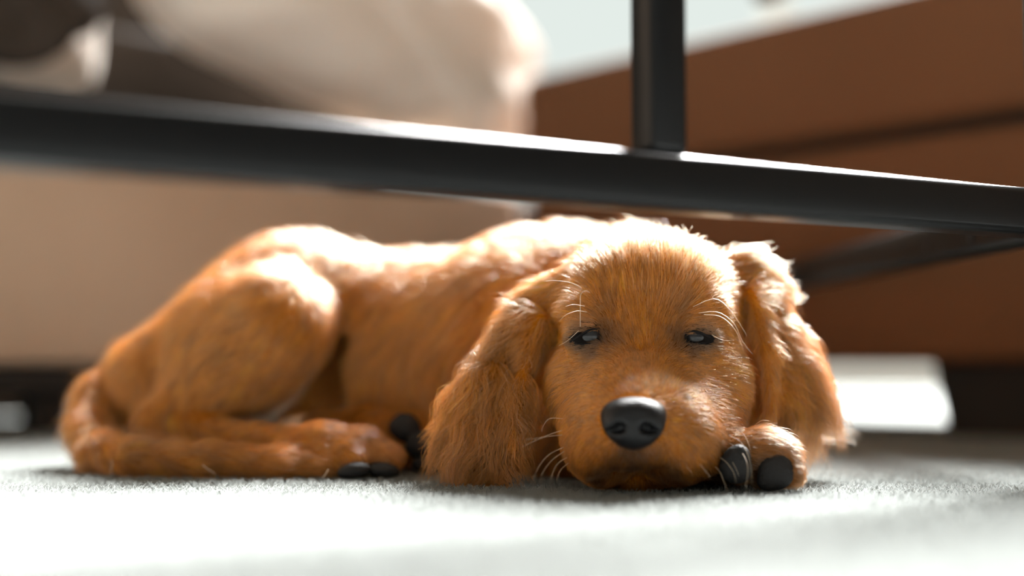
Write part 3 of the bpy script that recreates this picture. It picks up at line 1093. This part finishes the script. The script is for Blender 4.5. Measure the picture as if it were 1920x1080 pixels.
def nose_build(f):
    def e(x, y, Y, r, rot=(0, 0, 0), k=.004, sub=False):
        f.ell(P(x, y, Y), [a / 1000 for a in r], rot, k, sub)
    e(1188, 776, .711, (16.0, 11, 8.5), (-12, 0, 0), .005)
    e(1163, 793, .707, (9.0, 9, 9.0), (0, 0, 0), .005)
    e(1213, 793, .707, (9.0, 9, 9.0), (0, 0, 0), .005)
    e(1188, 812, .708, (10.0, 9, 8.5), (0, 0, 0), .005)
    for sx in (-1, 1):
        e(1187 + sx * 25, 803, .6985, (3.2, 5, 2.6), (0, 0, 0), .002, True)
        e(1187 + sx * 37, 808, .700, (4.2, 4, 1.3), (0, sx * 12, 0), .002, True)
    f.cone(P(1187, 800, .697), .0007, P(1187, 845, .6985), .0009, .0015, True)


c = P(1188, 790, .705)
nose = sdf_part('nose', c - .026, c + .026, 0.0008, nose_build, M_NOSE)
tag(nose, 'shiny black nose')
for (ex, ey, eY, sx) in EYES:
    bm = bmesh.new()
    bmesh.ops.create_uvsphere(bm, u_segments=32, v_segments=20, radius=0.0092)
    o = bm_obj('eyeball', bm, M_EYE, pup)
    o.location = P(ex + sx * 4, ey - 1, eY)
    o.scale = (1.04, 0.98, 0.98)
    tag(o, 'half closed dark eye')
# lid rims
RIMS = [([(1066, 643), (1080, 634), (1095, 624), (1110, 616), (1122, 617)], [(1066, 643), (1085, 645), (1105, 645), (1120, 645), (1124, 634), (1122, 617)], 0),
        ([(1286, 622), (1300, 620), (1316, 624), (1334, 634), (1356, 640)], [(1286, 622), (1284, 634), (1288, 644), (1308, 644), (1330, 642), (1356, 640)], 1)]
for up, lo, e in RIMS:
    ex, ey, eY, sx = EYES[e]
    for nm, path, rr in (('upper_eyelid', up, 0.7), ('lower_eyelid', lo, 0.5)):
        bm = bmesh.new()
        pl = []
        for x, y in path:
            # lay the rim on the bulge of the lid
            c0 = P(ex, ey, eY)
            q = P(x, y, eY)
            ox, oz = (q[0] - c0[0]) / .0122, (q[2] - c0[2]) / .0112
            dep = math.sqrt(max(0.02, 1 - ox * ox - oz * oz)) * .0108
            pl.append(P(x, y, eY - dep))
        m = len(pl)
        tube(bm, pl, [rr * .001 * (0.55 + 0.45 * math.sin(math.pi * (i + .5) / m)) for i in range(m)], 8)
        o = bm_obj(nm, bm, M_LID, pup)
        sm = o.modifiers.new('round', 'SUBSURF')
        sm.levels = sm.render_levels = 2

for i, (px, py, Y, r, roll) in enumerate(PADS):
    c = P(px, py, Y)
    rr = np.array(r) / 1000

    def pad_build(f, c=c, rr=rr, roll=roll):
        f.ell(c, list(rr * np.array([.9, 1, .9])), (0, roll, 0), .002)
        f.ell(c + np.array([0, 0, -.3 * rr[2]]), list(rr * np.array([1.0, .95, .65])), (0, roll, 0), .003)
        f.f = np.maximum(f.f, (0.003 - f.zs)[None, None, :]).astype(np.float32)
    m = rr.max() * 1.35
    o = sdf_part('paw_pad', c - m, c + m, 0.0011, pad_build, M_PAD)
    tag(o, 'dark leathery paw pad')

# ------------------------------------------------------------------ whiskers
W = [  # list of pixel paths with depth, thickness
    [(1350, 815, .748), (1385, 825, .735), (1405, 860, .725), (1410, 905, .722)],
    [(1352, 822, .748), (1388, 845, .733), (1402, 875, .722), (1398, 915, .718)],
    [(1375, 800, .755), (1395, 815, .742), (1406, 840, .735), (1408, 858, .733)],
    [(1345, 845, .742), (1365, 855, .733), (1378, 875, .728), (1386, 893, .727)],
    [(1340, 852, .74), (1360, 865, .73), (1375, 885, .725), (1380, 905, .724)],
    [(1335, 870, .738), (1350, 885, .73), (1358, 905, .727), (1365, 922, .726)],
    [(1300, 862, .728), (1316, 875, .724), (1328, 890, .722), (1332, 897, .722)],
    [(1280, 870, .725), (1292, 880, .722), (1300, 893, .721)],
    [(1360, 800, .758), (1376, 803, .752), (1390, 803, .75)],
    [(1340, 765, .765), (1360, 782, .757), (1378, 800, .752)],
    [(1060, 805, .745), (1030, 815, .738), (1000, 828, .733), (978, 838, .732)],
    [(1062, 815, .745), (1030, 818, .735), (1005, 822, .73), (985, 824, .73)],
    [(1058, 838, .742), (1030, 852, .733), (1010, 875, .728), (1000, 900, .726)],
    [(1060, 845, .742), (1036, 862, .732), (1018, 885, .728), (1012, 905, .727)],
    [(1063, 858, .74), (1045, 870, .733), (1035, 890, .73), (1033, 905, .729)],
    [(1066, 868, .74), (1052, 880, .735), (1045, 895, .731), (1045, 905, .73)],
    [(1055, 785, .75), (1030, 785, .744), (1018, 800, .74), (1016, 810, .74)],
    # brow whiskers
    [(1310, 587, .757), (1345, 585, .748), (1375, 605, .742), (1392, 640, .738), (1412, 665, .737)],
    [(1300, 575, .758), (1340, 560, .747), (1368, 580, .74), (1390, 612, .737), (1400, 630, .737)],
    [(1320, 590, .757), (1352, 594, .749), (1378, 618, .742), (1394, 655, .739)],
    [(1335, 628, .757), (1355, 638, .753), (1376, 638, .75)],
    [(1100, 585, .757), (1082, 583, .75), (1062, 590, .745), (1048, 602, .742)],
    [(1096, 574, .758), (1075, 571, .752), (1060, 575, .748)],
    [(1088, 612, .757), (1088, 570, .748), (1089, 552, .742), (1098, 545, .74), (1106, 549, .738)],
    [(1085, 620, .757), (1065, 638, .752), (1048, 648, .75)],
    [(1090, 540, .77), (1070, 530, .76), (1040, 526, .755), (1020, 528, .752)],
]
for path in W:
    pp_ = np.array([P(*q) for q in path])
    # smooth the path
    n = 14
    t = np.linspace(0, len(pp_) - 1, n)
    out = []
    for ti in t:
        i = min(int(ti), len(pp_) - 2)
        u = ti - i
        p0, p1, p2, p3 = pp_[max(i - 1, 0)], pp_[i], pp_[i + 1], pp_[min(i + 2, len(pp_) - 1)]
        out.append(0.5 * (2 * p1 + (p2 - p0) * u + (2 * p0 - 5 * p1 + 4 * p2 - p3) * u * u + (3 * p1 - p0 - 3 * p2 + p3) * u ** 3))
    bm = bmesh.new()
    tube(bm, out, [0.00018 * (1 - 0.8 * i / (n - 1)) for i in range(n)], 5)
    bm_obj('whisker', bm, M_WHISKER, pup)

# ------------------------------------------------------------------ a few shed hairs on the carpet
for path, lab in (
        ([(209, 862, .842), (211, 872, .842), (208, 884, .841), (210, 890, .84)], 'single shed dog hair standing on the carpet below the tail bend'),
        ([(380, 872, .82), (390, 880, .82), (400, 886, .82), (403, 890, .82)], 'single shed dog hair on the carpet below the middle of the tail'),
        ([(604, 896, .815), (610, 890, .815), (616, 880, .815)], 'single shed dog hair on the carpet beside the hind paw')):
    bm = bmesh.new()
    pl = [P(*q) for q in path]
    tube(bm, pl, [0.00022] * len(pl), 5)
    o = bm_obj('stray_hair', bm, M_WHISKER)
    tag(o, lab, 'hair', 'shed hairs on the carpet')
